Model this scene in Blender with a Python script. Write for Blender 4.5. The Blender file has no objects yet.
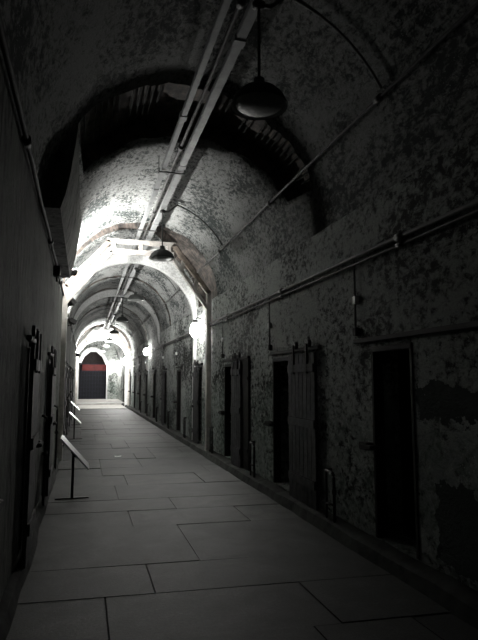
import bpy, bmesh, math, random
from mathutils import Vector, Matrix, noise
random.seed(7)
PI = math.pi
sc = bpy.context.scene
COL = sc.collection

# ------------------------------------------------------------------ helpers
class MB:
    """collects shapes, then becomes ONE mesh object"""
    def __init__(s):
        s.bm = bmesh.new()
    def quad(s, pts, mi=0):
        f = s.bm.faces.new([s.bm.verts.new(p) for p in pts]); f.material_index = mi; return f
    def box(s, lo, hi, mi=0, bev=0.0, M=None):
        x0, y0, z0 = lo; x1, y1, z1 = hi
        b = bmesh.new()
        bmesh.ops.create_cube(b, size=1)
        bmesh.ops.transform(b, matrix=Matrix.Translation(((x0+x1)/2, (y0+y1)/2, (z0+z1)/2)) @ Matrix.Diagonal((x1-x0, y1-y0, z1-z0, 1)), verts=b.verts)
        if bev > 0:
            bmesh.ops.bevel(b, geom=b.edges[:], offset=bev, segments=2, affect='EDGES', clamp_overlap=True)
        if M is not None:
            bmesh.ops.transform(b, matrix=M, verts=b.verts)
        s._add(b, mi)
    def _add(s, b, mi=0, smooth=False):
        for f in b.faces:
            f.material_index = mi
            if smooth: f.smooth = True
        me = bpy.data.meshes.new('tmp'); b.to_mesh(me); b.free()
        s.bm.from_mesh(me); bpy.data.meshes.remove(me)
    def prism(s, poly, y0, y1, mi=0):
        """poly in XZ, counter clockwise or not, extruded along Y"""
        b = bmesh.new()
        a = [b.verts.new((x, y0, z)) for x, z in poly]
        c = [b.verts.new((x, y1, z)) for x, z in poly]
        b.faces.new(a); b.faces.new(list(reversed(c)))
        n = len(poly)
        for i in range(n):
            b.faces.new((a[i], a[(i+1) % n], c[(i+1) % n], c[i]))
        bmesh.ops.recalc_face_normals(b, faces=b.faces)
        s._add(b, mi)
    def bar(s, p, q, w, y0, y1, mi=0, bev=0.006):
        """a square beam in an XZ plane from p to q, w thick, between y0 and y1"""
        p = Vector((p[0], 0, p[1])); q = Vector((q[0], 0, q[1]))
        d = (q-p); L = d.length; d.normalize()
        ang = math.atan2(d.z, d.x)
        M = Matrix.Translation((p+q)/2) @ Matrix.Rotation(-ang, 4, 'Y')
        s.box((-L/2, y0, -w/2), (L/2, y1, w/2), mi, bev, M)
    def tube(s, pts, r, n=10, mi=0, cap=True):
        pts = [Vector(p) for p in pts]
        b = bmesh.new(); rings = []
        for i, p in enumerate(pts):
            if i == 0: t = pts[1]-p
            elif i == len(pts)-1: t = p-pts[i-1]
            else: t = (pts[i+1]-p).normalized()+(p-pts[i-1]).normalized()
            t.normalize()
            u = Vector((0, 0, 1)) if abs(t.z) < .9 else Vector((0, 1, 0))
            a = t.cross(u).normalized(); c = a.cross(t).normalized()
            rr = r[i] if isinstance(r, (list, tuple)) else r
            rings.append([b.verts.new(p+(a*math.cos(2*PI*k/n)+c*math.sin(2*PI*k/n))*rr) for k in range(n)])
        for i in range(len(rings)-1):
            for k in range(n):
                f = b.faces.new((rings[i][k], rings[i][(k+1) % n], rings[i+1][(k+1) % n], rings[i+1][k])); f.smooth = True
        if cap:
            b.faces.new(rings[0]); b.faces.new(list(reversed(rings[-1])))
        bmesh.ops.recalc_face_normals(b, faces=b.faces)
        for f in b.faces: f.material_index = mi
        me = bpy.data.meshes.new('tmp'); b.to_mesh(me); b.free()
        s.bm.from_mesh(me); bpy.data.meshes.remove(me)
    def lathe(s, prof, c=(0, 0, 0), n=28, mi=0, M=None):
        b = bmesh.new(); rings = []
        for r, z in prof:
            rings.append([b.verts.new((r*math.cos(2*PI*k/n), r*math.sin(2*PI*k/n), z)) for k in range(n)] if r > 1e-5 else [b.verts.new((0, 0, z))])
        for i in range(len(rings)-1):
            A, B = rings[i], rings[i+1]
            for k in range(n):
                k2 = (k+1) % n
                if len(A) == 1 and len(B) == 1: continue
                if len(A) == 1: f = b.faces.new((A[0], B[k], B[k2]))
                elif len(B) == 1: f = b.faces.new((A[k], B[0], A[k2]))
                else: f = b.faces.new((A[k], B[k], B[k2], A[k2]))
                f.smooth = True
        bmesh.ops.recalc_face_normals(b, faces=b.faces)
        if M is not None: bmesh.ops.transform(b, matrix=M, verts=b.verts)
        bmesh.ops.translate(b, vec=Vector(c), verts=b.verts)
        for f in b.faces: f.material_index = mi
        me = bpy.data.meshes.new('tmp'); b.to_mesh(me); b.free()
        s.bm.from_mesh(me); bpy.data.meshes.remove(me)
    def build(s, name, mats, parent=None, recalc=False):
        if recalc: bmesh.ops.recalc_face_normals(s.bm, faces=s.bm.faces)
        me = bpy.data.meshes.new(name); s.bm.to_mesh(me); s.bm.free()
        for m in (mats if isinstance(mats, (list, tuple)) else [mats]): me.materials.append(m)
        o = bpy.data.objects.new(name, me); COL.objects.link(o)
        if parent: o.parent = parent
        return o

def tag(o, label=None, cat=None, group=None, kind=None):
    if label: o['label'] = label
    if cat: o['category'] = cat
    if group: o['group'] = group
    if kind: o['kind'] = kind
    return o
def thing(name, loc, label, cat, group=None):
    o = bpy.data.objects.new(name, None); COL.objects.link(o); o.location = loc
    o.empty_display_size = .1
    return tag(o, label, cat, group)
def struct(o, label, cat):
    return tag(o, label, cat, kind='structure')
def copy_tree(o, loc, label):
    c = o.copy(); COL.objects.link(c); c.location = loc; c['label'] = label
    for ch in list(o.children):
        d = ch.copy(); COL.objects.link(d); d.parent = c
        for g in list(ch.children):
            e = g.copy(); COL.objects.link(e); e.parent = d
    return c
ORD = ['nearest', 'second', 'third', 'fourth', 'fifth', 'sixth', 'seventh', 'eighth', 'ninth', 'tenth', 'eleventh', 'twelfth', 'thirteenth', 'fourteenth']

# ------------------------------------------------------------------ materials
def new_mat(name):
    m = bpy.data.materials.new(name); m.use_nodes = True
    nt = m.node_tree; b = nt.nodes['Principled BSDF']
    return m, nt, b
def N(nt, t, **kw):
    n = nt.nodes.new(t)
    for k, v in kw.items():
        if k in n.inputs: n.inputs[k].default_value = v
        else: setattr(n, k, v)
    return n
def coords(nt, scale=(1, 1, 1)):
    g = N(nt, 'ShaderNodeNewGeometry'); mp = N(nt, 'ShaderNodeMapping'); mp.inputs['Scale'].default_value = scale
    nt.links.new(g.outputs['Position'], mp.inputs['Vector']); return mp.outputs['Vector']
def ramp(nt, src, stops):
    r = N(nt, 'ShaderNodeValToRGB'); e = r.color_ramp.elements
    while len(e) < len(stops): e.new(.5)
    for i, (p, c) in enumerate(stops):
        e[i].position = p; e[i].color = (*c, 1) if len(c) == 3 else c
    nt.links.new(src, r.inputs['Fac']); return r.outputs['Color']
def nz(nt, vec, scale, detail=6, rough=.6, dist=0):
    n = N(nt, 'ShaderNodeTexNoise', Scale=scale, Detail=detail, Roughness=rough, Distortion=dist)
    nt.links.new(vec, n.inputs['Vector']); return n.outputs['Fac']
def mixc(nt, fac, a, b):
    m = N(nt, 'ShaderNodeMix', data_type='RGBA')
    if isinstance(fac, float): m.inputs[0].default_value = fac
    else: nt.links.new(fac, m.inputs[0])
    for i, v in ((6, a), (7, b)):
        if isinstance(v, tuple): m.inputs[i].default_value = (*v, 1)
        else: nt.links.new(v, m.inputs[i])
    return m.outputs[2]
def math_n(nt, op, a, b=None, clamp=False):
    m = N(nt, 'ShaderNodeMath', operation=op); m.use_clamp = clamp
    for i, v in enumerate((a, b)):
        if v is None: continue
        if isinstance(v, (int, float)): m.inputs[i].default_value = v
        else: nt.links.new(v, m.inputs[i])
    return m.outputs[0]
def bump(nt, b, h, strength=.5, dist=.02):
    n = N(nt, 'ShaderNodeBump', Strength=strength, Distance=dist)
    nt.links.new(h, n.inputs['Height']); nt.links.new(n.outputs['Normal'], b.inputs['Normal'])
BW = lambda v: (v, v, v)
def peeling(name, light, mid, dark, scale=1.0, stretch=(1, 1, 1), lo=.42, hi=.56, green=None, flakes=True, patch=False):
    m, nt, b = new_mat(name)
    v = coords(nt, stretch)
    big = nz(nt, v, 1.3, 4, .6, .4)
    med = nz(nt, v, 5.5*scale, 10, .74, .35)
    fine = nz(nt, v, 22*scale, 5, .7, .3)
    s = math_n(nt, 'ADD', math_n(nt, 'MULTIPLY', med, .62), math_n(nt, 'MULTIPLY', big, .38))
    base = ramp(nt, s, [(lo-.03, dark), (lo, mid), (hi, light), (1, light)])
    tone = ramp(nt, fine, [(.3, BW(.55)), (.62, BW(1.0))])
    mul = N(nt, 'ShaderNodeMix', data_type='RGBA', blend_type='MULTIPLY'); mul.inputs[0].default_value = 1
    nt.links.new(base, mul.inputs[6]); nt.links.new(tone, mul.inputs[7]); c = mul.outputs[2]
    g = N(nt, 'ShaderNodeNewGeometry'); sp = N(nt, 'ShaderNodeSeparateXYZ'); nt.links.new(g.outputs['Position'], sp.inputs[0])
    if green:      # old green dado paint on the lower wall, worn through in blotches
        hz = math_n(nt, 'ADD', sp.outputs['Z'], math_n(nt, 'MULTIPLY', math_n(nt, 'SUBTRACT', big, .5), 1.6))
        f = ramp(nt, math_n(nt, 'MULTIPLY', hz, .4), [(.50, BW(1)), (.56, BW(0))])
        hole = ramp(nt, nz(nt, v, 3.1*scale, 6, .65, .8), [(.44, BW(0)), (.53, BW(1))])
        c = mixc(nt, math_n(nt, 'MULTIPLY', f, math_n(nt, 'MULTIPLY', hole, .5)), c, green)
    if patch:      # two large patches of remaining dark paint beside the nearest doorway
        wob = math_n(nt, 'MULTIPLY', math_n(nt, 'SUBTRACT', nz(nt, v, 4, 5, .6), .5), .5)
        y = math_n(nt, 'ADD', sp.outputs['Y'], wob); z = math_n(nt, 'ADD', sp.outputs['Z'], wob)
        def band(val, a, bb):
            return math_n(nt, 'MULTIPLY', math_n(nt, 'GREATER_THAN', val, a), math_n(nt, 'LESS_THAN', val, bb))
        p1 = math_n(nt, 'MULTIPLY', band(y, 2.4, 4.0), band(z, 1.30, 1.56))
        p2 = math_n(nt, 'MULTIPLY', band(y, 2.4, 3.82), band(z, .2, .82))
        c = mixc(nt, math_n(nt, 'MAXIMUM', p1, p2), c, (.035, .045, .04))
    if flakes:
        vo = N(nt, 'ShaderNodeTexVoronoi', Scale=13*scale); nt.links.new(v, vo.inputs['Vector'])
        fl = ramp(nt, vo.outputs['Distance'], [(.10, BW(1)), (.16, BW(0))])
        gate = ramp(nt, nz(nt, v, 2.3, 3, .5), [(.52, BW(0)), (.6, BW(1))])
        c = mixc(nt, math_n(nt, 'MULTIPLY', fl, math_n(nt, 'MULTIPLY', gate, .7)), c, (.75, .76, .74))
    nt.links.new(c, b.inputs['Base Color'])
    b.inputs['Roughness'].default_value = .85
    b.inputs['Specular IOR Level'].default_value = .25
    h = math_n(nt, 'ADD', math_n(nt, 'MULTIPLY', med, 1.0), math_n(nt, 'MULTIPLY', fine, .35))
    bump(nt, b, h, .9, .035)
    return m
def plain(name, col, rough=.6, metal=0, var=.35, scale=9, bmp=.15, spec=.4):
    m, nt, b = new_mat(name); v = coords(nt)
    n = nz(nt, v, scale, 6, .65, .3)
    dk = tuple(x*(1-var) for x in col); lt = tuple(min(1, x*(1+var)) for x in col)
    nt.links.new(ramp(nt, n, [(.32, dk), (.68, lt)]), b.inputs['Base Color'])
    b.inputs['Roughness'].default_value = rough; b.inputs['Metallic'].default_value = metal
    b.inputs['Specular IOR Level'].default_value = spec
    if bmp: bump(nt, b, n, bmp, .01)
    return m
def glow(name, col, strength):
    m = bpy.data.materials.new(name); m.use_nodes = True; nt = m.node_tree; nt.nodes.clear()
    e = N(nt, 'ShaderNodeEmission'); e.inputs['Color'].default_value = (*col, 1); e.inputs['Strength'].default_value = strength
    o = N(nt, 'ShaderNodeOutputMaterial'); nt.links.new(e.outputs[0], o.inputs['Surface']); return m
def brick_mat(name, col, mortar):
    m, nt, b = new_mat(name); v = coords(nt)
    cyl = N(nt, 'ShaderNodeTexBrick', Scale=1.0)
    cyl.inputs['Brick Width'].default_value = .22; cyl.inputs['Row Height'].default_value = .075; cyl.inputs['Mortar Size'].default_value = .008
    cyl.inputs['Color1'].default_value = (*col, 1); cyl.inputs['Color2'].default_value = (*[x*.5 for x in col], 1); cyl.inputs['Mortar'].default_value = (*mortar, 1)
    sp = N(nt, 'ShaderNodeSeparateXYZ'); nt.links.new(v, sp.inputs[0]); cb = N(nt, 'ShaderNodeCombineXYZ')
    ang = math_n(nt, 'ARCTAN2', math_n(nt, 'SUBTRACT', sp.outputs['Z'], 3.4), math_n(nt, 'SUBTRACT', sp.outputs['X'], 1.1))
    nt.links.new(sp.outputs['Y'], cb.inputs[0]); nt.links.new(math_n(nt, 'MULTIPLY', ang, 1.75), cb.inputs[1])
    nt.links.new(cb.outputs[0], cyl.inputs['Vector'])
    n = nz(nt, v, 6, 6, .7); nt.links.new(mixc(nt, ramp(nt, n, [(.4, BW(0)), (.62, BW(1))]), cyl.outputs['Color'], (.02, .02, .019)), b.inputs['Base Color'])
    b.inputs['Roughness'].default_value = .9; bump(nt, b, cyl.outputs['Fac'], -.4, .02)
    return m
M = {}
M['vault'] = peeling('vault_plaster', (.33, .34, .33), (.155, .16, .155), (.025, .035, .034), 3.3, (1, .6, 1), .48, .535)
M['wall'] = peeling('wall_plaster', (.43, .45, .43), (.22, .235, .222), (.014, .016, .014), 2.7, (1, .65, .9), .485, .535, green=(.17, .21, .185), patch=True)
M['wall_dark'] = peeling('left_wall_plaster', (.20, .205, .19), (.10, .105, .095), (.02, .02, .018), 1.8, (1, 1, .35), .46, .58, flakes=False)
M['rib'] = peeling('whitewashed_arch', (.74, .75, .74), (.6, .61, .6), (.25, .25, .24), 1.0, (1, 1, 1), .36, .46, flakes=False)
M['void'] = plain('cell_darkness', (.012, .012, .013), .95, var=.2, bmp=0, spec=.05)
M['brick'] = brick_mat('sooty_brick', (.17, .14, .12), (.09, .085, .08))
M['curb'] = plain('curb_stone', (.035, .037, .034), .9, var=.6, scale=5, bmp=.5, spec=.15)
M['iron'] = plain('rusty_dark_iron', (.022, .021, .020), .7, .4, var=.5, scale=20)
M['door_wood'] = plain('weathered_door_boards', (.055, .055, .058), .75, var=.5, scale=14)
M['pipe'] = plain('painted_grey_pipe', (.19, .19, .185), .55, var=.35, scale=7)
M['pipe_dark'] = plain('grimy_pipe', (.07, .07, .068), .6, var=.5, scale=9)
M['trunk'] = plain('galvanised_conduit', (.27, .28, .28), .5, .2, var=.25, scale=5)
M['timber'] = plain('pale_painted_timber', (.50, .475, .44), .7, var=.3, scale=6, bmp=.3)
M['timber_brown'] = plain('bare_brown_timber', (.24, .20, .165), .8, var=.45, scale=6, bmp=.3)
M['shade'] = plain('dark_enamel', (.035, .038, .036), .7, var=.3, scale=9)
M['shade_pale'] = plain('pale_enamel', (.68, .69, .67), .4, var=.1, scale=6)
M['glass'] = plain('dusty_frosted_glass', (.20, .21, .20), .5, var=.25, scale=14)
M['panel'] = plain('sign_face', (.62, .63, .62), .28, var=.12, scale=3, bmp=.02, spec=.6)
M['black'] = plain('black_metal', (.018, .018, .018), .5, .3, var=.3)
M['lamp'] = glow('lit_lamp_globe', (1, .985, .95), 290)
M['flood'] = glow('lit_floodlight_lens', (1, .985, .955), 10000)
M['pend_lit'] = glow('lit_pendant_lens', (1, .985, .95), 75)
M['flood_mid'] = glow('lit_floodlight_lens_mid', (1, .985, .955), 1400)
M['flood_weak'] = glow('lit_floodlight_lens_dim', (1, .985, .955), 800)
M['red'] = plain('faded_red_paint', (.10, .013, .012), .7, var=.35, scale=3)
M['gate'] = plain('blue_black_gate_iron', (.02, .021, .030), .9, 0, var=.4)
M['gate_back'] = plain('gate_backboards', (.006, .0065, .010), .8, var=.4, bmp=0)
M['paper'] = plain('white_paper', (.75, .75, .73), .8, var=.08)
M['step'] = plain('pale_worn_step_and_lit_band', (.36, .35, .33), .8, var=.3, scale=4)

def floor_mat():
    m, nt, b = new_mat('stone_flags'); v = coords(nt)
    g = N(nt, 'ShaderNodeNewGeometry')
    isl = ramp(nt, g.outputs['Random Per Island'], [(0, (.024, .026, .024)), (.6, (.030, .032, .029)), (1, (.047, .05, .045))])
    n1 = nz(nt, v, 2.4, 6, .65, .5); n2 = nz(nt, v, 45, 5, .8)
    c = N(nt, 'ShaderNodeMix', data_type='RGBA', blend_type='MULTIPLY'); c.inputs[0].default_value = 1
    nt.links.new(isl, c.inputs[6]); nt.links.new(ramp(nt, n1, [(.36, BW(.4)), (.64, BW(1.3))]), c.inputs[7])
    c2 = N(nt, 'ShaderNodeMix', data_type='RGBA', blend_type='MULTIPLY'); c2.inputs[0].default_value = .8
    nt.links.new(c.outputs[2], c2.inputs[6]); nt.links.new(ramp(nt, n2, [(.38, BW(.35)), (.62, BW(1.25))]), c2.inputs[7])
    nt.links.new(c2.outputs[2], b.inputs['Base Color'])
    b.inputs['Roughness'].default_value = .62; b.inputs['Specular IOR Level'].default_value = .35
    bump(nt, b, math_n(nt, 'ADD', n2, n1), .3, .01); return m
M['floor'] = floor_mat()

# ------------------------------------------------------------------ corridor dimensions
XL, XR = -0.5, 2.7
CX, ZS, R = 1.1, 3.4, 1.6          # vault centre, springing height, radius
Y0, YE = -2.6, 46.0
RINGS = [(11.62, 13.42), (None, 20.4), (33.75, 35.0)]     # timber frame, plaster rib behind it

# ---- floor
b = MB()
b.quad([(XL-.3, Y0, -.009), (XR+.3, Y0, -.009), (XR+.3, YE+2, -.009), (XL-.3, YE+2, -.009)], 1)
rows = [-2.6, -1.5, -.4, .7, 1.7, 2.6, 3.5, 4.27, 4.95, 6.22, 6.98, 7.66, 8.68]
while rows[-1] < 38.4: rows.append(rows[-1]+random.uniform(.75, 1.35))
splits = {7: [.57], 8: [1.05], 9: [.57, 1.9], 10: [1.17], 11: [.5], 6: [.2, 1.7]}
for i in range(len(rows)-1):
    ya, yb = rows[i], rows[i+1]
    if ya > 38.2: break
    sp = splits.get(i) or sorted(random.sample([-.05, .35, .7, 1.1, 1.5, 1.9, 2.2], 2))
    xs = [XL]+list(sp)+[XR]
    for x0, x1 in zip(xs, xs[1:]):
        g = .006; sk = -.07
        dz = random.uniform(-.004, .004)
        def P(x, y, z): return (x, y+sk*(x-1.1), z)
        j = [random.uniform(-.012, .012) for _ in range(4)]
        top = [P(x0+g, ya+g+j[0], dz), P(x1-g, ya+g+j[1], dz), P(x1-g, yb-g+j[2], dz), P(x0+g, yb-g+j[3], dz)]
        f = b.bm.faces.new([b.bm.verts.new(p) for p in top])
        r = bmesh.ops.extrude_face_region(b.bm, geom=[f])
        vs = [e for e in r['geom'] if isinstance(e, bmesh.types.BMVert)]
        for q in vs: q.co.z -= .03
b.bm.normal_update()
M['joint'] = plain('floor_joint', (.018, .019, .018), .9, bmp=0)
fl = b.build('floor', [M['floor'], M['joint']], recalc=False)
struct(fl, 'dark stone flag floor running down the corridor', 'floor')
# raised landing at the far end
b = MB(); b.box((XL, 38.0, -.03), (XR, YE+1.9, .13), 0); b.box((XL, 37.97, .10), (XR, 38.25, .15), 1, .008)
struct(b.build('trim_1', [M['step'], M['rib']]), 'low pale step across the far end of the corridor', 'step')

b = MB(); b.box((XL+.12, 32.6, -.02), (XR-.24, 37.6, .018), 0, .006)  # pale slab added so this floor band looks brightly lit
struct(b.build('trim_8', [M['step']]), 'pale slab added before the far step to brighten the lit floor band', 'paving')

# ---- walls with door openings
W_OP = .67
right_edges = [4.72+2.88*k for k in range(-2, 14)]
right_op = [(e-W_OP, e) for e in right_edges if e < 45]
left_op = [(5.3+2.9*k, 5.98+2.9*k) for k in range(-2, 10) if k != 2]
def wall(name, X, sgn, ops, zb, zt, mat, top, depth=.75):
    b = MB(); ys = [Y0]+[v for o in ops for v in o]+[YE+2]
    def q(ya, yb, za, zc):
        pts = [(X, ya, za), (X, yb, za), (X, yb, zc), (X, ya, zc)]
        b.quad(pts if sgn > 0 else pts[::-1], 0)
    q(Y0, YE+2, zt, top); q(Y0, YE+2, 0, zb)
    for i in range(0, len(ys), 2): q(ys[i], ys[i+1], zb, zt)
    Xd = X+sgn*depth
    for ya, yb in ops:
        Xi = X+sgn*.28
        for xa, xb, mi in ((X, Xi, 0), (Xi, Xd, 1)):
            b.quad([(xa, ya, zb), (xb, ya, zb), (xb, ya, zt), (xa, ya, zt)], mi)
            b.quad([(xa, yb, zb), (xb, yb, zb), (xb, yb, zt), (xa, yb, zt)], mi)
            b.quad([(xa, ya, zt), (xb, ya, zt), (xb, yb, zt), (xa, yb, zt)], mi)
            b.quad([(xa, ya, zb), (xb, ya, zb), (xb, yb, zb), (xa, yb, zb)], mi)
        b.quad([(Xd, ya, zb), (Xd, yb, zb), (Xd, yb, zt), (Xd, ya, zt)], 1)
    # solid backing so the wall has thickness
    pts = [(X+sgn*.9, Y0, 0), (X+sgn*.9, YE+2, 0), (X+sgn*.9, YE+2, top), (X+sgn*.9, Y0, top)]
    b.quad(pts, 1)
    b.quad([(X, Y0, 0), (X+sgn*.9, Y0, 0), (X+sgn*.9, Y0, top), (X, Y0, top)], 0)
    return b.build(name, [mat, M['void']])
struct(wall('wall_right', XR, 1, right_op, .14, 1.92, M['wall'], ZS+.02), 'right wall of peeling grey-green plaster with a row of dark cell doorways', 'wall')
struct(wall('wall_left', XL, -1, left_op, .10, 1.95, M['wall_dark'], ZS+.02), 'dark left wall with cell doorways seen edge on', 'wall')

# curbs
def curb(name, xa, xb, h, label):
    b = MB(); n = 130
    prev = None
    for i in range(n+1):
        y = Y0+(38-Y0)*i/n
        w = noise.noise(Vector((y*1.7, xa, 0)))*.03; hh = h+noise.noise(Vector((y*2.3, 5, xa)))*.02
        ring = [b.bm.verts.new(p) for p in ((xa, y, -.02), (xb+w, y, -.02), (xb+w*.7+(.04 if xa > xb else -.04), y, hh), (xa, y, hh+.03))]
        if prev:
            for k in range(3):
                b.bm.faces.new((prev[k], prev[k+1], ring[k+1], ring[k]))
        else: b.bm.faces.new(ring)
        prev = ring
    b.bm.faces.new(prev[::-1])
    bmesh.ops.recalc_face_normals(b.bm, faces=b.bm.faces)
    struct(b.build(name, M['curb']), label, 'curb')
curb('baseboard_right', XR, XR-.2, .10, 'dark crumbling stone curb along the foot of the right wall')
curb('baseboard_left', XL, XL+.1, .08, 'dark stone curb along the foot of the left wall')

# ---- vault
b = MB()
NT = 56
def vp(t, r, y): return (CX+r*math.cos(t), y, ZS+r*math.sin(t))
def rag(t, s, a): return noise.noise(Vector((t*5, s, 0)))*a+noise.noise(Vector((t*17, s, 3)))*a*.4
def vault_piece(fa, fb, dy=.45, seed=0):
    tot = fb(PI/2)-fa(PI/2); ny = max(2, int(tot/dy))
    inner, outer = [], []
    for i in range(ny+1):
        ri, ro = [], []
        for k in range(NT+1):
            t = PI*k/NT; ya, yb = fa(t), fb(t); y = ya+(yb-ya)*i/ny
            rr = R+noise.noise(Vector((t*3, y*1.1, seed)))*.018*math.sin(t)
            ri.append(b.bm.verts.new(vp(t, rr, y)))
            if i in (0, ny): ro.append(b.bm.verts.new(vp(t, R+.22, y)))
        inner.append(ri)
        if ro: outer.append(ro)
    for i in range(ny):
        for k in range(NT):
            f = b.bm.faces.new((inner[i][k], inner[i+1][k], inner[i+1][k+1], inner[i][k+1])); f.smooth = True
    for ring, ro in ((inner[0], outer[0]), (inner[-1], outer[-1])):
        for k in range(NT):
            f = b.bm.faces.new((ring[k], ring[k+1], ro[k+1], ro[k])); f.material_index = 1
slot_far = lambda t: slot_near(t)+.002 if (t > 2.43 or t < .36) else 6.35+1.45*(t/PI)**.8+rag(t, 9, .12)      # skewed, ragged break in the first vault
slot_near = lambda t: 5.85+rag(t, 2, .12)
cst = lambda v: (lambda t: v)
pieces = [(cst(Y0), slot_near), (slot_far, lambda t: 11.15+.36*min(1, t/1.7)+rag(t, 4, .12))]
for i, (yf, yr) in enumerate(RINGS):
    nxt = (RINGS[i+1][0] or RINGS[i+1][1]) if i+1 < len(RINGS) else None
    gap0 = yr+4.2
    pieces.append(((lambda y, j: lambda t: y-.25-(1.15*min(1, max(0, (t-.9)/.5)) if j == 0 else 0))(yr, i), (lambda g, s: lambda t: g+rag(t, s, .15))(gap0, i+11)))
    if nxt: pieces.append(((lambda g, s: lambda t: g+rag(t, s, .15))(gap0+.3, i+21), (lambda g, s: lambda t: g+rag(t, s, .12))(nxt-.4, i+31)))
    else: pieces.append(((lambda g, s: lambda t: g+rag(t, s, .15))(gap0+.3, i+21), cst(YE+2)))
for i, (fa, fb) in enumerate(pieces): vault_piece(fa, fb, seed=i*3.1)
# brick shell above the breaks, closing the vault
rs = []
for y in (Y0, 5, 12, 20, 30, 40, YE+2):
    rs.append([b.bm.verts.new(vp(PI*k/NT, R+.24, y)) for k in range(NT+1)])
for i in range(len(rs)-1):
    for k in range(NT):
        f = b.bm.faces.new((rs[i][k], rs[i+1][k], rs[i+1][k+1], rs[i][k+1])); f.material_index = 1; f.smooth = True
# bare laths left across the nearest break
for k in range(2, 48):
    t = .18+k*.046
    if 1.28 < t < 1.7 or random.random() < .15: continue
    r = R+.19; c = Vector(vp(t, r, 0))
    Mx = Matrix.Translation((c.x, 0, c.z)) @ Matrix.Rotation(-t+PI/2, 4, 'Y')
    b.box((-.009, slot_near(t)-.05, -.006), (.009, slot_far(t)+.05, .006), 2, 0, Mx)
ce = b.build('ceiling', [M['vault'], M['brick'], M['curb']])
struct(ce, 'barrel vaulted plaster ceiling, peeling and broken open in bands', 'ceiling')

# haunch block added under the left vault, shape guessed to shade it
b = MB()
poly = [(XL-.2, 3.43), (-.30, 3.43), (-.25, 3.6), (-.205, 3.85), (-.175, 4.1), (-.15, 4.3), (-.14, 4.6), (XL-.2, 4.6)]
b.prism(poly, 5.9, 9.95)
struct(b.build('trim_2', M['wall_dark']), 'long dark haunch block added over the left wall to shade the near vault', 'added block')

# ---- plaster ribs behind each timber frame
def rib(name, y0, y1, label, xin, zc, rz, legs=True):
    b = MB(); n = 30
    cx = sum(xin)/2; r = (xin[1]-xin[0])/2
    inn = [(xin[1], 0)]+[(cx+r*math.cos(PI*k/n), zc+rz*math.sin(PI*k/n)) for k in range(n+1)]+[(xin[0], 0)]
    out = [(XR, 0)]+[(CX+(R+.1)*math.cos(PI*k/n), ZS+(R+.1)*math.sin(PI*k/n)) for k in range(n+1)]+[(XL, 0)]
    out[1] = (XR, ZS); out[-2] = (XL, ZS)
    if not legs: inn = [(XR, 3.0)]+inn[1:-1]+[(XL, 3.0)]; out[0] = (XR+.05, 3.05); out[-1] = (XL-.05, 3.05)
    for i in range(len(inn)-1):
        a, c, d, e = inn[i], inn[i+1], out[i+1], out[i]
        b.quad([(a[0], y0, a[1]), (c[0], y0, c[1]), (d[0], y0, d[1]), (e[0], y0, e[1])])
        b.quad([(a[0], y1, a[1]), (e[0], y1, e[1]), (d[0], y1, d[1]), (c[0], y1, c[1])])
        b.quad([(a[0], y0, a[1]), (a[0], y1, a[1]), (c[0], y1, c[1]), (c[0], y0, c[1])])
    bmesh.ops.remove_doubles(b.bm, verts=b.bm.verts, dist=.0005)
    bmesh.ops.recalc_face_normals(b.bm, faces=b.bm.faces)
    return struct(b.build(name, M['rib']), label, 'arch rib')
for i, (yf, yr) in enumerate(RINGS):
    rib('trim_%d' % (i+3), yr, yr+.2, 'whitewashed arch rib, %s from the camera' % ORD[i], *[((-.44, 2.65), 3.05, 1.5), ((-.44, 2.64), 3.3, 1.46), ((-.38, 2.5), 3.0, 1.15)][i], legs=i != 1)

# ---- timber arch frames
def frame(y, label):
    t = thing('timber_arch_frame', (CX, y, 0), label, 'arch frame', 'timber frames along the corridor')
    X = lambda p: (p[0]-CX, p[1])
    def beam(name, p, q, w, ya, yb, mat):
        m = MB(); m.bar(X(p), X(q), w, ya, yb); return m.build(name, mat, t)
    OL, OTL, OTR, OR_ = (-.43, 3.55), (.45, 4.60), (1.80, 4.60), (2.63, 3.55)
    IL, ITL, ITR, IR = (-.43, 3.20), (.50, 4.38), (1.75, 4.38), (2.60, 3.20)
    beam('post', (-.43, 0), (-.43, 3.6), .10, 0, .14, M['timber']); beam('post', (2.63, 0), (2.63, 3.6), .10, 0, .14, M['timber'])
    beam('outer_brace', OL, OTL, .10, 0, .12, M['timber_brown']); beam('outer_brace', OR_, OTR, .10, 0, .12, M['timber_brown'])
    beam('inner_brace', IL, ITL, .07, .01, .13, M['timber']); beam('inner_brace', IR, ITR, .07, .01, .13, M['timber'])
    beam('top_beam', (.38, 4.60), (1.87, 4.60), .09, 0, .12, M['timber']); beam('tie_beam', (.42, 4.38), (1.83, 4.38), .10, .01, .13, M['timber'])
    for a, c in (((.52, 4.38), (.52, 4.6)), ((1.1, 4.38), (1.1, 4.6)), ((1.72, 4.38), (1.72, 4.6))):
        beam('spacer_block', a, c, .09, .012, .118, M['timber'])
    for s in (.33, .7):
        for (a, c, d, e) in ((IL, ITL, OL, OTL), (IR, ITR, OR_, OTR)):
            p = (a[0]+(c[0]-a[0])*s, a[1]+(c[1]-a[1])*s); q = (d[0]+(e[0]-d[0])*s, d[1]+(e[1]-d[1])*s)
            beam('spacer_block', p, q, .08, .012, .118, M['timber'])
    return t
frame(RINGS[0][0], 'pale polygonal timber arch frame spanning the corridor nearest the camera')
frame(RINGS[2][0], 'bright polygonal timber arch frame spanning the corridor farther down')

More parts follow.
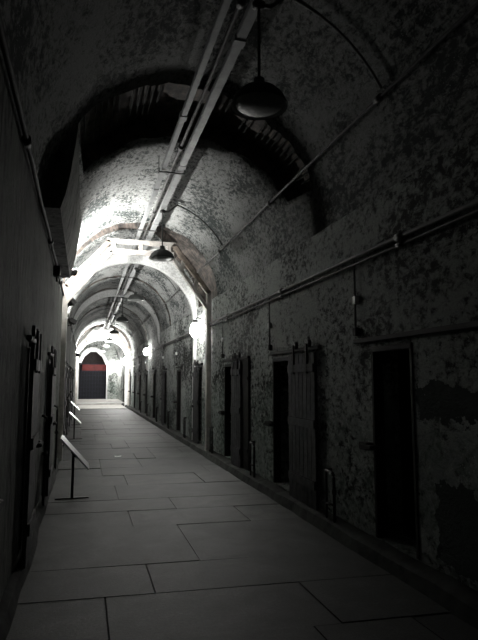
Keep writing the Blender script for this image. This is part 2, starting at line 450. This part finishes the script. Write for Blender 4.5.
# ---- far end: portal, gate, red transom
b = MB()
inn = [(1.85, .1), (1.85, 2.95), (1.45, 3.75), (1.0, 4.1), (.35, 4.1), (-.1, 3.75), (-.46, 2.95), (-.46, .1)]
out = [(XR, .1), (XR, 3.4), (2.25, 4.6), (1.5, 5.05), (.7, 5.05), (-.05, 4.55), (XL, 3.4), (XL, .1)]
for ya, yb in ((YE-.25, YE+.2),):
    for i in range(len(inn)-1):
        a, c, d, e = inn[i], inn[i+1], out[i+1], out[i]
        b.quad([(a[0], ya, a[1]), (c[0], ya, c[1]), (d[0], ya, d[1]), (e[0], ya, e[1])])
        b.quad([(a[0], yb, a[1]), (e[0], yb, e[1]), (d[0], yb, d[1]), (c[0], yb, c[1])])
        b.quad([(a[0], ya, a[1]), (a[0], yb, a[1]), (c[0], yb, c[1]), (c[0], ya, c[1])])
bmesh.ops.remove_doubles(b.bm, verts=b.bm.verts, dist=.0005); bmesh.ops.recalc_face_normals(b.bm, faces=b.bm.faces)
struct(b.build('trim_6', M['wall']), 'end wall with an angular archway', 'archway')
b = MB()
pp = [(1.80, .13), (1.80, 2.95), (1.42, 3.75), (.98, 4.15), (.36, 4.15), (-.08, 3.75), (-.455, 2.95), (-.455, .13)]
for i in range(7): b.bar(pp[i], pp[i+1], [.10, .26, .36, .36, .36, .26, .09][i], YE-.45, YE-.27, 0, .01)
struct(b.build('trim_7', M['rib']), 'bright white angular surround of the far archway', 'arch surround')
b = MB(); b.quad([(XL-.3, YE+1.6, 0), (XR+.3, YE+1.6, 0), (XR+.3, YE+1.6, 5.2), (XL-.3, YE+1.6, 5.2)])
struct(b.build('wall_end', plain('dim_end_wall', (.035, .028, .027), .9, bmp=0)), 'black wall behind the far gate', 'wall')
gx0, gx1, gz0, gz1 = -.45, 1.82, .13, 2.40
t = thing('iron_gate', ((gx0+gx1)/2, YE+.5, gz0), 'dark double gate filling the archway at the far end', 'gate')
for s in (-1, 1):
    hw = (gx1-gx0)/2
    m = MB(); a, c = (0.01, hw) if s > 0 else (-hw, -.01)
    m.box((a, .05, 0), (c, .08, gz1-gz0)); leaf = m.build('gate_leaf', M['gate_back'], t)
    m = MB()
    for k in range(6):
        x = a+(c-a)*k/5; m.box((x-.018, 0, 0), (x+.018, .045, gz1-gz0))
    for k in range(8):
        z = (gz1-gz0)*k/7; m.box((a, .005, max(0, z-.018)), (c, .04, min(gz1-gz0, z+.018)))
    m.build('bar_grid', M['gate'], leaf)
t = thing('transom_panel', ((gx0+gx1)/2, YE+.5, gz1), 'red panel over the dark gate at the far end', 'panel')
m = MB(); m.box((-.86, -.02, .03), (1.08, .03, .56), 0, .01); m.build('board', M['red'], t)
m = MB()
for z in (.005, .57): m.box((-1.12, -.035, z), (1.12, .04, z+.05), 0, .005)
m.build('frame', M['gate'], t)

# ---- pipes and conduits
def ytube(x, z, ya, yb, r, n=10, joints=3.0, jr=1.35, sag=.012, seed=0):
    m = MB(); k = int((yb-ya)/1.0)
    m.tube([(x+noise.noise(Vector((i*.7, seed, 0)))*sag, ya+(yb-ya)*i/k, z+noise.noise(Vector((i*.6, seed, 4)))*sag) for i in range(k+1)], r, n)
    y = ya+.7
    while y < yb:
        i = (y-ya)/(yb-ya)*k
        m.tube([(x, y-.05, z), (x, y+.05, z)], r*jr+sag*.6, n); y += joints
    return m
tag(ytube(2.65, 2.87, Y0, 45.5, .021, seed=1).build('wall_pipe', M['pipe']), 'long grey pipe running along the right wall above the doorways', 'pipe')
tag(ytube(2.655, 2.80, Y0, 45.5, .016, seed=8).build('wall_conduit', M['pipe_dark']), 'thin dark conduit just below the grey pipe on the right wall', 'conduit')
tag(ytube(XL+.04, 3.36, Y0, 44, .02, seed=2).build('wall_pipe', M['iron']), 'dark pipe running along the top of the left wall', 'pipe')
TG = math.radians(28)
tag(ytube(CX+1.555*math.cos(TG), ZS+1.555*math.sin(TG), Y0, 44, .016, 8, seed=3).build('vault_conduit', M['pipe_dark']), 'thin conduit running along the right haunch of the vault', 'conduit')
def trunk(x, z, w, h, name, mat, label, cat, joints=2.6):
    m = MB(); m.box((x-w/2, Y0, z-h/2), (x+w/2, 45, z+h/2), 0, .008)
    y = Y0+1
    while y < 45:
        m.box((x-w/2-.008, y-.06, z-h/2-.008), (x+w/2+.008, y+.06, z+h/2+.008), 0, .004); y += joints
    return tag(m.build(name, mat), label, cat)
trunk(1.06, 4.80, .07, .06, 'cable_trunking', M['trunk'], 'left one of the two flat grey trunkings along the vault crown', 'conduit')
trunk(1.31, 4.80, .10, .06, 'cable_trunking', M['trunk'], 'right one of the two flat grey trunkings along the vault crown', 'conduit', 3.1)
tag(ytube(1.19, 4.81, Y0, 45, .022, 8, seed=6).build('crown_pipe', M['pipe_dark']), 'thin dark pipe between the two flat trunkings on the vault crown', 'pipe')
# hangers that carry them
hang = None; ys = [3.0, 7.9, 11.2, 16.6, 21.9, 27.6, 32.6, 38.5]
hl = ['nearest the camera', 'just past the broken band of vault', 'just in front of the nearest timber frame'] + ['%s from the camera' % ORD[i] for i in range(3, 8)]
for i, y in enumerate(ys):
    lab = 'steel cross strap under the crown conduits, '+hl[i]
    if hang is None:
        hang = thing('conduit_hanger', (1.18, y, 4.74), lab, 'bracket', 'straps carrying the crown conduits')
        m = MB(); m.box((-.20, -.014, 0), (.21, .014, .02), 0, .004); m.build('strap', M['pipe_dark'], hang)
        for s in (-.19, .20):
            m = MB(); m.tube([(s, 0, .01), (s, 0, .26)], .006, 8); m.build('rod', M['pipe_dark'], hang)
    else: copy_tree(hang, (1.18, y, 4.74), lab)

# vertical conduit drops beside each doorway
drop = None
drops = [4.98]+[e+.07 for e in right_edges if 7 < e < 36]
for i, y in enumerate(drops):
    lab = 'thin vertical conduit dropping from the pipe beside the %s doorway on the right' % ORD[i]
    if drop is None:
        drop = thing('conduit_drop', (2.665, y, 2.12), lab, 'conduit', 'conduit drops on the right wall')
        m = MB(); m.tube([(0, 0, 0), (0, 0, .73)], .011, 8); m.build('tube', M['pipe_dark'], drop)
        m = MB(); m.box((-.02, -.03, .27), (.037, .03, .35), 0, .006); m.build('junction_box', M['shade_pale'], drop)
        m = MB(); m.box((-.02, -.035, -.06), (.037, .035, .02), 0, .006); m.build('end_fitting', M['iron'], drop)
    else: copy_tree(drop, (2.665, y, 2.12), lab)

# standpipes by the wall foot
sp = None; ys = [5.52, 8.35, 11.25, 14.4, 17.3, 20.2, 23.3, 26.0]
for i, y in enumerate(ys):
    lab = 'dark bent standpipe at the foot of the right wall, %s from the camera' % ORD[i]
    if sp is None:
        sp = thing('standpipe', (2.60, y, .10), lab, 'pipe', 'standpipes along the right wall')
        m = MB(); arc = [(0, -.1+.05*(1-math.cos(a)), .47+.05*math.sin(a)) for a in (0, .5, 1.05, PI/2)]
        m.tube([(0, -.1, -.02)]+arc+[(0, .1, .52), (.08, .13, .52)], .017, 8); m.build('pipe', M['iron'], sp)
        m = MB(); m.tube([(0, .09, -.02), (0, .09, .52)], .014, 8); m.tube([(0, -.1, .18), (0, .09, .18)], .012, 8); m.build('branch', M['iron'], sp)
        m = MB(); m.lathe([(0, -.012), (.035, -.012), (.042, 0), (.035, .012), (0, .012)], (0, -.1, .32), 14, M=Matrix.Rotation(PI/2, 4, 'Y')); m.build('valve_wheel', M['iron'], sp)
    else: copy_tree(sp, (2.60, y, .10), lab)

# ---- cell doors (sliding leaf hung from a rail, right wall)
def cell_door(side, yedge, loc, label, leaf_off, leaf_w, rail, group, w_dark=0):
    """origin at the opening's far lower corner on the wall face; -Y is towards the camera"""
    t = thing('cell_door', loc, label, 'door', group)
    s = -side   # out of the wall
    H = 1.80
    if leaf_w > 0:
        ya = leaf_off-leaf_w; m = MB()
        nb = max(3, int(leaf_w/.12))
        for k in range(nb):
            y0 = ya+leaf_w*k/nb; y1 = ya+leaf_w*(k+1)/nb
            x = sorted((s*.05, s*.085)); m.box((x[0], y0+.002, -.05), (x[1], y1-.002, H), 0, .004)
        leaf = m.build('leaf', M['door_wood'], t)
        m = MB()
        for z in (.25, .95, 1.62):
            x = sorted((s*.085, s*.105)); m.box((x[0], ya+.01, z-.05), (x[1], leaf_off-.01, z+.05), 0, .004)
        m.build('batten', M['door_wood'], leaf)
        m = MB()
        for q in (.25, .75):
            y = ya+leaf_w*q; x = sorted((s*.088, s*.108)); m.box((x[0], y-.025, 1.55), (x[1], y+.025, 1.92), 0, .003)
        m.build('hanger_strap', M['iron'], leaf)
        for q in (.25, .75):
            y = ya+leaf_w*q; m = MB()
            m.lathe([(0, -.015), (.05, -.015), (.05, .015), (0, .015)], (s*.06, y, 1.92), 18, M=Matrix.Rotation(PI/2, 4, 'Y')); m.build('roller', M['iron'], leaf)
    if w_dark > 0:
        ya = leaf_off-leaf_w-w_dark; m = MB(); x = sorted((s*.0, s*.04)); m.box((x[0], ya, -.05), (x[1], ya+w_dark+.1, 1.83), 0, .004)
        for z in (.3, 1.5):
            x = sorted((s*.04, s*.055)); m.box((x[0], ya+.02, z-.03), (x[1], ya+w_dark, z+.03), 0, .003)
        m.build('inner_gate', M['iron'], t)
    m = MB(); x = sorted((s*.0, s*.045)); m.box((x[0], -rail, 1.84), (x[1], .04 if rail < 2 else .3, 1.885), 0, .005); m.build('rail', M['iron'], t)
    m = MB(); x = sorted((s*-.02, s*.09)); m.box((x[0], .0, .80), (x[1], .16, .87), 0, .008); m.box((sorted((s*.05, s*.11))[0], -.1, .815), (sorted((s*.05, s*.11))[1], .12, .855), 0, .006); m.build('latch', M['iron'], t)
    m = MB()
    for y in (-W_OP, -.02):
        x = sorted((s*-.1, s*.012)); m.box((x[0], y-.01, 0), (x[1], y+.03, 1.78), 0, .004)
    m.box((sorted((s*-.1, s*.012))[0], -W_OP-.01, 1.74), (sorted((s*-.1, s*.012))[1], .01, 1.79), 0, .004); m.build('jamb_frame', M['iron'], t)
    return t
k = 0
for e in right_edges:
    if e < 4 or e > 40: continue
    lab = 'cell doorway on the right wall, %s from the camera' % ORD[k]
    if k == 0: off, w, rail = 0, 0, 2.0; lab = 'open black cell doorway nearest the camera on the right wall, under a long rail'
    elif k == 1: off, w, rail = -.82, .86, 1.7; lab = 'wide boarded sliding door half across the second doorway on the right wall'
    elif k == 2: off, w, rail = -.78, .6, 1.7; lab = 'grey boarded sliding door pushed half aside at the third doorway on the right wall'
    else:
        off, w, rail = {3: (0, .62, .8), 5: (-.08, .5, .8)}.get(k, (0, 0, .8))
        lab = ('cell doorway on the right wall with its leaf drawn across, %s from the camera' if w else 'narrow black open cell doorway on the right wall, %s from the camera') % ORD[k]
    cell_door(1, e, (XR, e, .14), lab, off, w, rail, 'cell doors on the right wall', .34 if k == 2 else 0); k += 1
k = 0
for ya, yb in left_op:
    if ya < 2 or ya > 24: continue
    lab = 'dark cell door on the left wall, %s from the camera' % ORD[k]
    cell_door(-1, yb, (XL, yb, .12), lab, -.45, .6 if k else .3, .9, 'cell doors on the left wall'); k += 1

# lever box and small junction box on the left wall
t = thing('lever_box', (XL, 15.6, .62), 'dark lock box with a raised lever on the left wall behind the first sign', 'box')
m = MB(); m.box((0, -.16, 0), (.13, .16, .5), 0, .012); m.build('case', M['iron'], t)
m = MB(); m.tube([(.07, 0, .5), (.16, 0, .68)], .016, 8); m.lathe([(0, -.03), (.028, -.02), (.034, 0), (.028, .02), (0, .03)], (.165, 0, .69), 12); m.build('lever', M['iron'], t)
t = thing('junction_box', (XL, 8.6, 3.19), 'small black box on the dark upper left wall', 'box')
m = MB(); m.box((-.004, -.07, 0), (.10, .07, .16), 0, .01); m.build('case', M['black'], t)
m = MB(); m.tube([(.05, 0, 0), (.05, 0, -.08)], .013, 8); m.build('cable_gland', M['black'], t)

# left standpipes
sp2 = None
for i, y in enumerate([7.3, 10.2, 13.1]):
    lab = 'dark upright pipe against the foot of the left wall, %s from the camera' % ORD[i]
    if sp2 is None:
        sp2 = thing('riser_pipe', (XL+.06, y, .08), lab, 'pipe', 'riser pipes along the left wall')
        m = MB(); m.tube([(0, 0, -.02), (0, 0, 1.0), (.0, .04, 1.06), (-.05, .1, 1.08)], .018, 8); m.build('pipe', M['iron'], sp2)
        m = MB(); m.lathe([(0, -.02), (.032, -.02), (.032, .02), (0, .02)], (0, 0, .62), 12); m.build('coupling', M['iron'], sp2)
    else: copy_tree(sp2, (XL+.06, y, .08), lab)

# ---- pendant lamps
pend = None
ys = [3.99, 9.75, 15.1, 20.6, 26.1, 31.6, 36.0, 42.3]
plab = ['dark domed pendant lamp high overhead, nearest the camera in the dark part of the vault',
        'dark domed pendant lamp on a long rod in front of the nearest timber frame']+['unlit domed pendant lamp hanging from the vault, %s from the camera' % ORD[i] for i in range(2, 5)]+['lit pale pendant lamp far down the corridor, %s from the camera' % ORD[i] for i in range(5, 8)]
for i, y in enumerate(ys):
    loc = (1.31, y, 3.83)
    if pend is None:
        pend = thing('pendant_lamp', loc, plab[i], 'lamp', 'pendant lamps along the corridor')
        m = MB(); m.lathe([(.232, 0), (.236, .012), (.225, .03), (.20, .085), (.15, .135), (.085, .165), (.05, .175), (.045, .24), (.0, .245)], n=36); m.build('shade', M['shade'], pend)
        m = MB(); m.lathe([(.228, .004), (.195, .08), (.145, .128), (.08, .158), (0, .165)], n=36); m.build('reflector', M['shade_pale'], pend)
        m = MB(); m.lathe([(0, -.03), (.10, -.022), (.17, -.004), (.20, .02), (.20, .03), (0, .03)], n=32); m.build('lens', M['glass'], pend)
        m = MB(); m.tube([(0, 0, .23), (0, 0, .90)], .013, 10); m.build('stem', M['shade'], pend)
        m = MB(); m.lathe([(0, .87), (.05, .875), (.055, .91), (.03, .93), (0, .935)], n=16); m.build('canopy', M['shade'], pend)
        m = MB(); pts = [(0, 0, .90), (.10, 0, .90)]
        for a in range(8):
            tt = math.radians(72)+(TG+.03-math.radians(72))*a/7
            pts.append((CX+1.55*math.cos(tt)-1.31, 0, ZS+1.55*math.sin(tt)-3.83))
        m.tube(pts, [.018]*4+[.012]*(len(pts)-4), 8); m.build('feed_arm', M['pipe_dark'], pend)
    else:
        c = copy_tree(pend, loc, plab[i])
        if i >= 5:
            for ch in c.children:
                k = ch.name.split('.')[0]
                mt = {'shade': 'shade_pale', 'lens': 'pend_lit'}.get(k)
                if mt: ch.material_slots[0].link = 'OBJECT'; ch.material_slots[0].material = M[mt]

# ---- lit globe lamps on the right wall pipe
gl = None
spots = [(2.555, 12.83, 2.83, 'brilliant lamp on the right wall just behind the nearest timber frame'),
         (2.555, 23.6, 2.86, 'round glowing lamp on the right wall pipe, second from the camera'),
         (2.46, 34.3, 2.82, 'glowing lamp on the right wall pipe, third from the camera'),
         (2.46, 42.6, 2.90, 'glowing lamp on the right wall pipe, fourth from the camera'),
         (1.98, 45.54, 2.66, 'glowing lamp beside the red panel at the far end')]
for i, (x, y, z, lab) in enumerate(spots):
    if gl is None:
        gl = thing('wall_lamp', (x, y, z), lab, 'lamp', 'lit lamps along the right wall')
        m = MB(); pr = [(.12*math.sin(PI*k/12), -.12*math.cos(PI*k/12)*1.6) for k in range(13)]
        m.lathe(pr, n=20); m.build('globe', M['lamp'], gl)
        m = MB(); m.lathe([(.05, .17), (.06, .185), (.06, .24), (0, .25)], n=16); m.tube([(0, 0, .2), (.02, 0, .29), (.08, 0, .30), (.135, 0, .28)], .014, 8); m.build('bracket', M['iron'], gl)
    else:
        c = copy_tree(gl, (x, y, z), lab)
        c.scale = (1.5, 1.5, 1.3) if i > 1 else (1, 1, .85)
        if i == 4: c.rotation_euler.z = PI/2

# ---- floodlights on the left wall, turned up at the vault
def flood(loc, aim, label, size=.11, lens='flood'):
    t = thing('floodlight', loc, label, 'lamp', 'floodlights on the left wall')
    d = (Vector(aim)-Vector(loc)).normalized()
    q = d.to_track_quat('Z', 'Y').to_matrix().to_4x4()
    m = MB(); m.box((-size-.02, -size*.7-.02, -.09), (size+.02, size*.7+.02, -.004), 0, .012, q)
    for s in (-1, 1):
        m.box((s*(size+.012)-.008, -size*.7-.02, -.01), (s*(size+.012)+.008, size*.7+.02, .03), 0, 0, q)
    m.build('housing', M['black'], t)
    m = MB(); m.box((-size, -size*.7, -.004), (size, size*.7, .004), 0, 0, q); m.build('lens', M[lens], t)
    m = MB(); m.tube([(0, 0, -.04), (-.05, 0, -.14), ((XL+.02 if loc[2] > 3.5 else XL-.004)-loc[0], 0, -.16)], .014, 8); m.build('bracket', M['black'], t)
    return t
flood((-.30, 10.6, 3.70), (-.35, 10.77, 4.65), 'floodlight on the left wall behind the added haunch block, lighting the nearest lit vault', .085)
flood((-.34, 12.3, 3.35), (.05, 12.75, 4.2), 'floodlight on the left wall just inside the nearest timber frame', .09, lens='flood_mid')
flood((-.36, 16.3, 3.35), (.1, 16.4, 4.2), 'floodlight on the left wall between the nearest timber frame and the plain arch rib', lens='flood_mid')
flood((-.36, 32.0, 3.1), (.3, 32.9, 3.7), 'floodlight on the left wall in front of the farther timber frame')

flood((-.36, 44.7, 3.0), (.1, 44.85, 3.9), 'floodlight on the left wall before the far archway', lens='flood_weak')

# ---- reading-rail signs on the left
def sign(x, y, px0, pz0, px1, pz1, label, ln=.56):
    t = thing('information_sign', (x, y, 0), label, 'sign', 'tilted information signs along the left wall')
    m = MB(); m.box((-.22, -.035, 0), (.22, .035, .018), 0, .004); m.build('base', M['black'], t)
    m = MB(); m.box((-.018, -.03, .015), (.018, .03, pz0+(pz1-pz0)*((x-px0)/(px1-px0))-.012), 0, .004); m.build('post', M['black'], t)
    a = math.atan2(pz1-pz0, px1-px0); L = math.hypot(px1-px0, pz1-pz0)
    Mx = Matrix.Translation(((px0+px1)/2-x, 0, (pz0+pz1)/2)) @ Matrix.Rotation(-a, 4, 'Y')
    m = MB(); m.box((-L/2, -ln/2, -.012), (L/2, ln/2, .006), 0, .004, Mx); p = m.build('panel', M['panel'], t)
    m = MB(); m.box((-.05, -ln/2+.06, -.03), (.05, ln/2-.06, -.012), 0, .003, Mx); m.build('mount', M['black'], p)
    return t
sign(-.11, 7.95, -.275, .84, .10, .42, 'nearest tilted sign on a black post beside the left wall')
sign(-.22, 15.9, -.36, .74, -.04, .43, 'second tilted sign on a black post beside the left wall')
sign(-.30, 21.0, -.45, .86, -.12, .53, 'third and farthest tilted sign on the left of the corridor')

# scrap of paper on the floor
m = MB(); n = 7
vs = [[m.bm.verts.new((.74+(i-3)*.022, 11.95+(j-3)*.014, .012+.012*noise.noise(Vector((i*.5, j*.5, 1)))+.0006*(i-3)**2)) for j in range(n)] for i in range(n)]
for i in range(n-1):
    for j in range(n-1): m.bm.faces.new((vs[i][j], vs[i+1][j], vs[i+1][j+1], vs[i][j+1]))
r = bmesh.ops.extrude_face_region(m.bm, geom=m.bm.faces[:])
for v in r['geom']:
    if isinstance(v, bmesh.types.BMVert): v.co.z += .002
tag(m.build('paper_scrap', M['paper'], recalc=True), 'small white scrap lying on the stone floor', 'litter')

# ------------------------------------------------------------------ world, camera, colour
w = bpy.data.worlds.new('World'); sc.world = w; w.use_nodes = True
bg = w.node_tree.nodes['Background']; bg.inputs['Color'].default_value = (.88, .98, .95, 1); bg.inputs['Strength'].default_value = .006

cam = bpy.data.cameras.new('Camera'); co = bpy.data.objects.new('Camera', cam); COL.objects.link(co)
cam.sensor_fit = 'VERTICAL'; cam.sensor_height = 24; cam.lens = 540/640*24; cam.clip_start = .05
yaw, pit = math.radians(15.919), math.radians(6.445)
F = Vector((math.sin(yaw)*math.cos(pit), math.cos(yaw)*math.cos(pit), math.sin(pit)))
Rv = Vector((math.cos(yaw), -math.sin(yaw), 0)); U = Rv.cross(F)
mat = Matrix((Rv, U, -F)).transposed().to_4x4(); mat.translation = (0, 0, 1.6)
co.matrix_world = mat
sc.camera = co
vs = sc.view_settings
sc.display_settings.display_device = 'sRGB'
vs.view_transform = 'Standard'; vs.look = 'None'; vs.gamma = 1; vs.exposure = -0.5; vs.use_curve_mapping = False
sc.cycles.max_bounces = 8; sc.cycles.diffuse_bounces = 6; sc.cycles.sample_clamp_indirect = 6
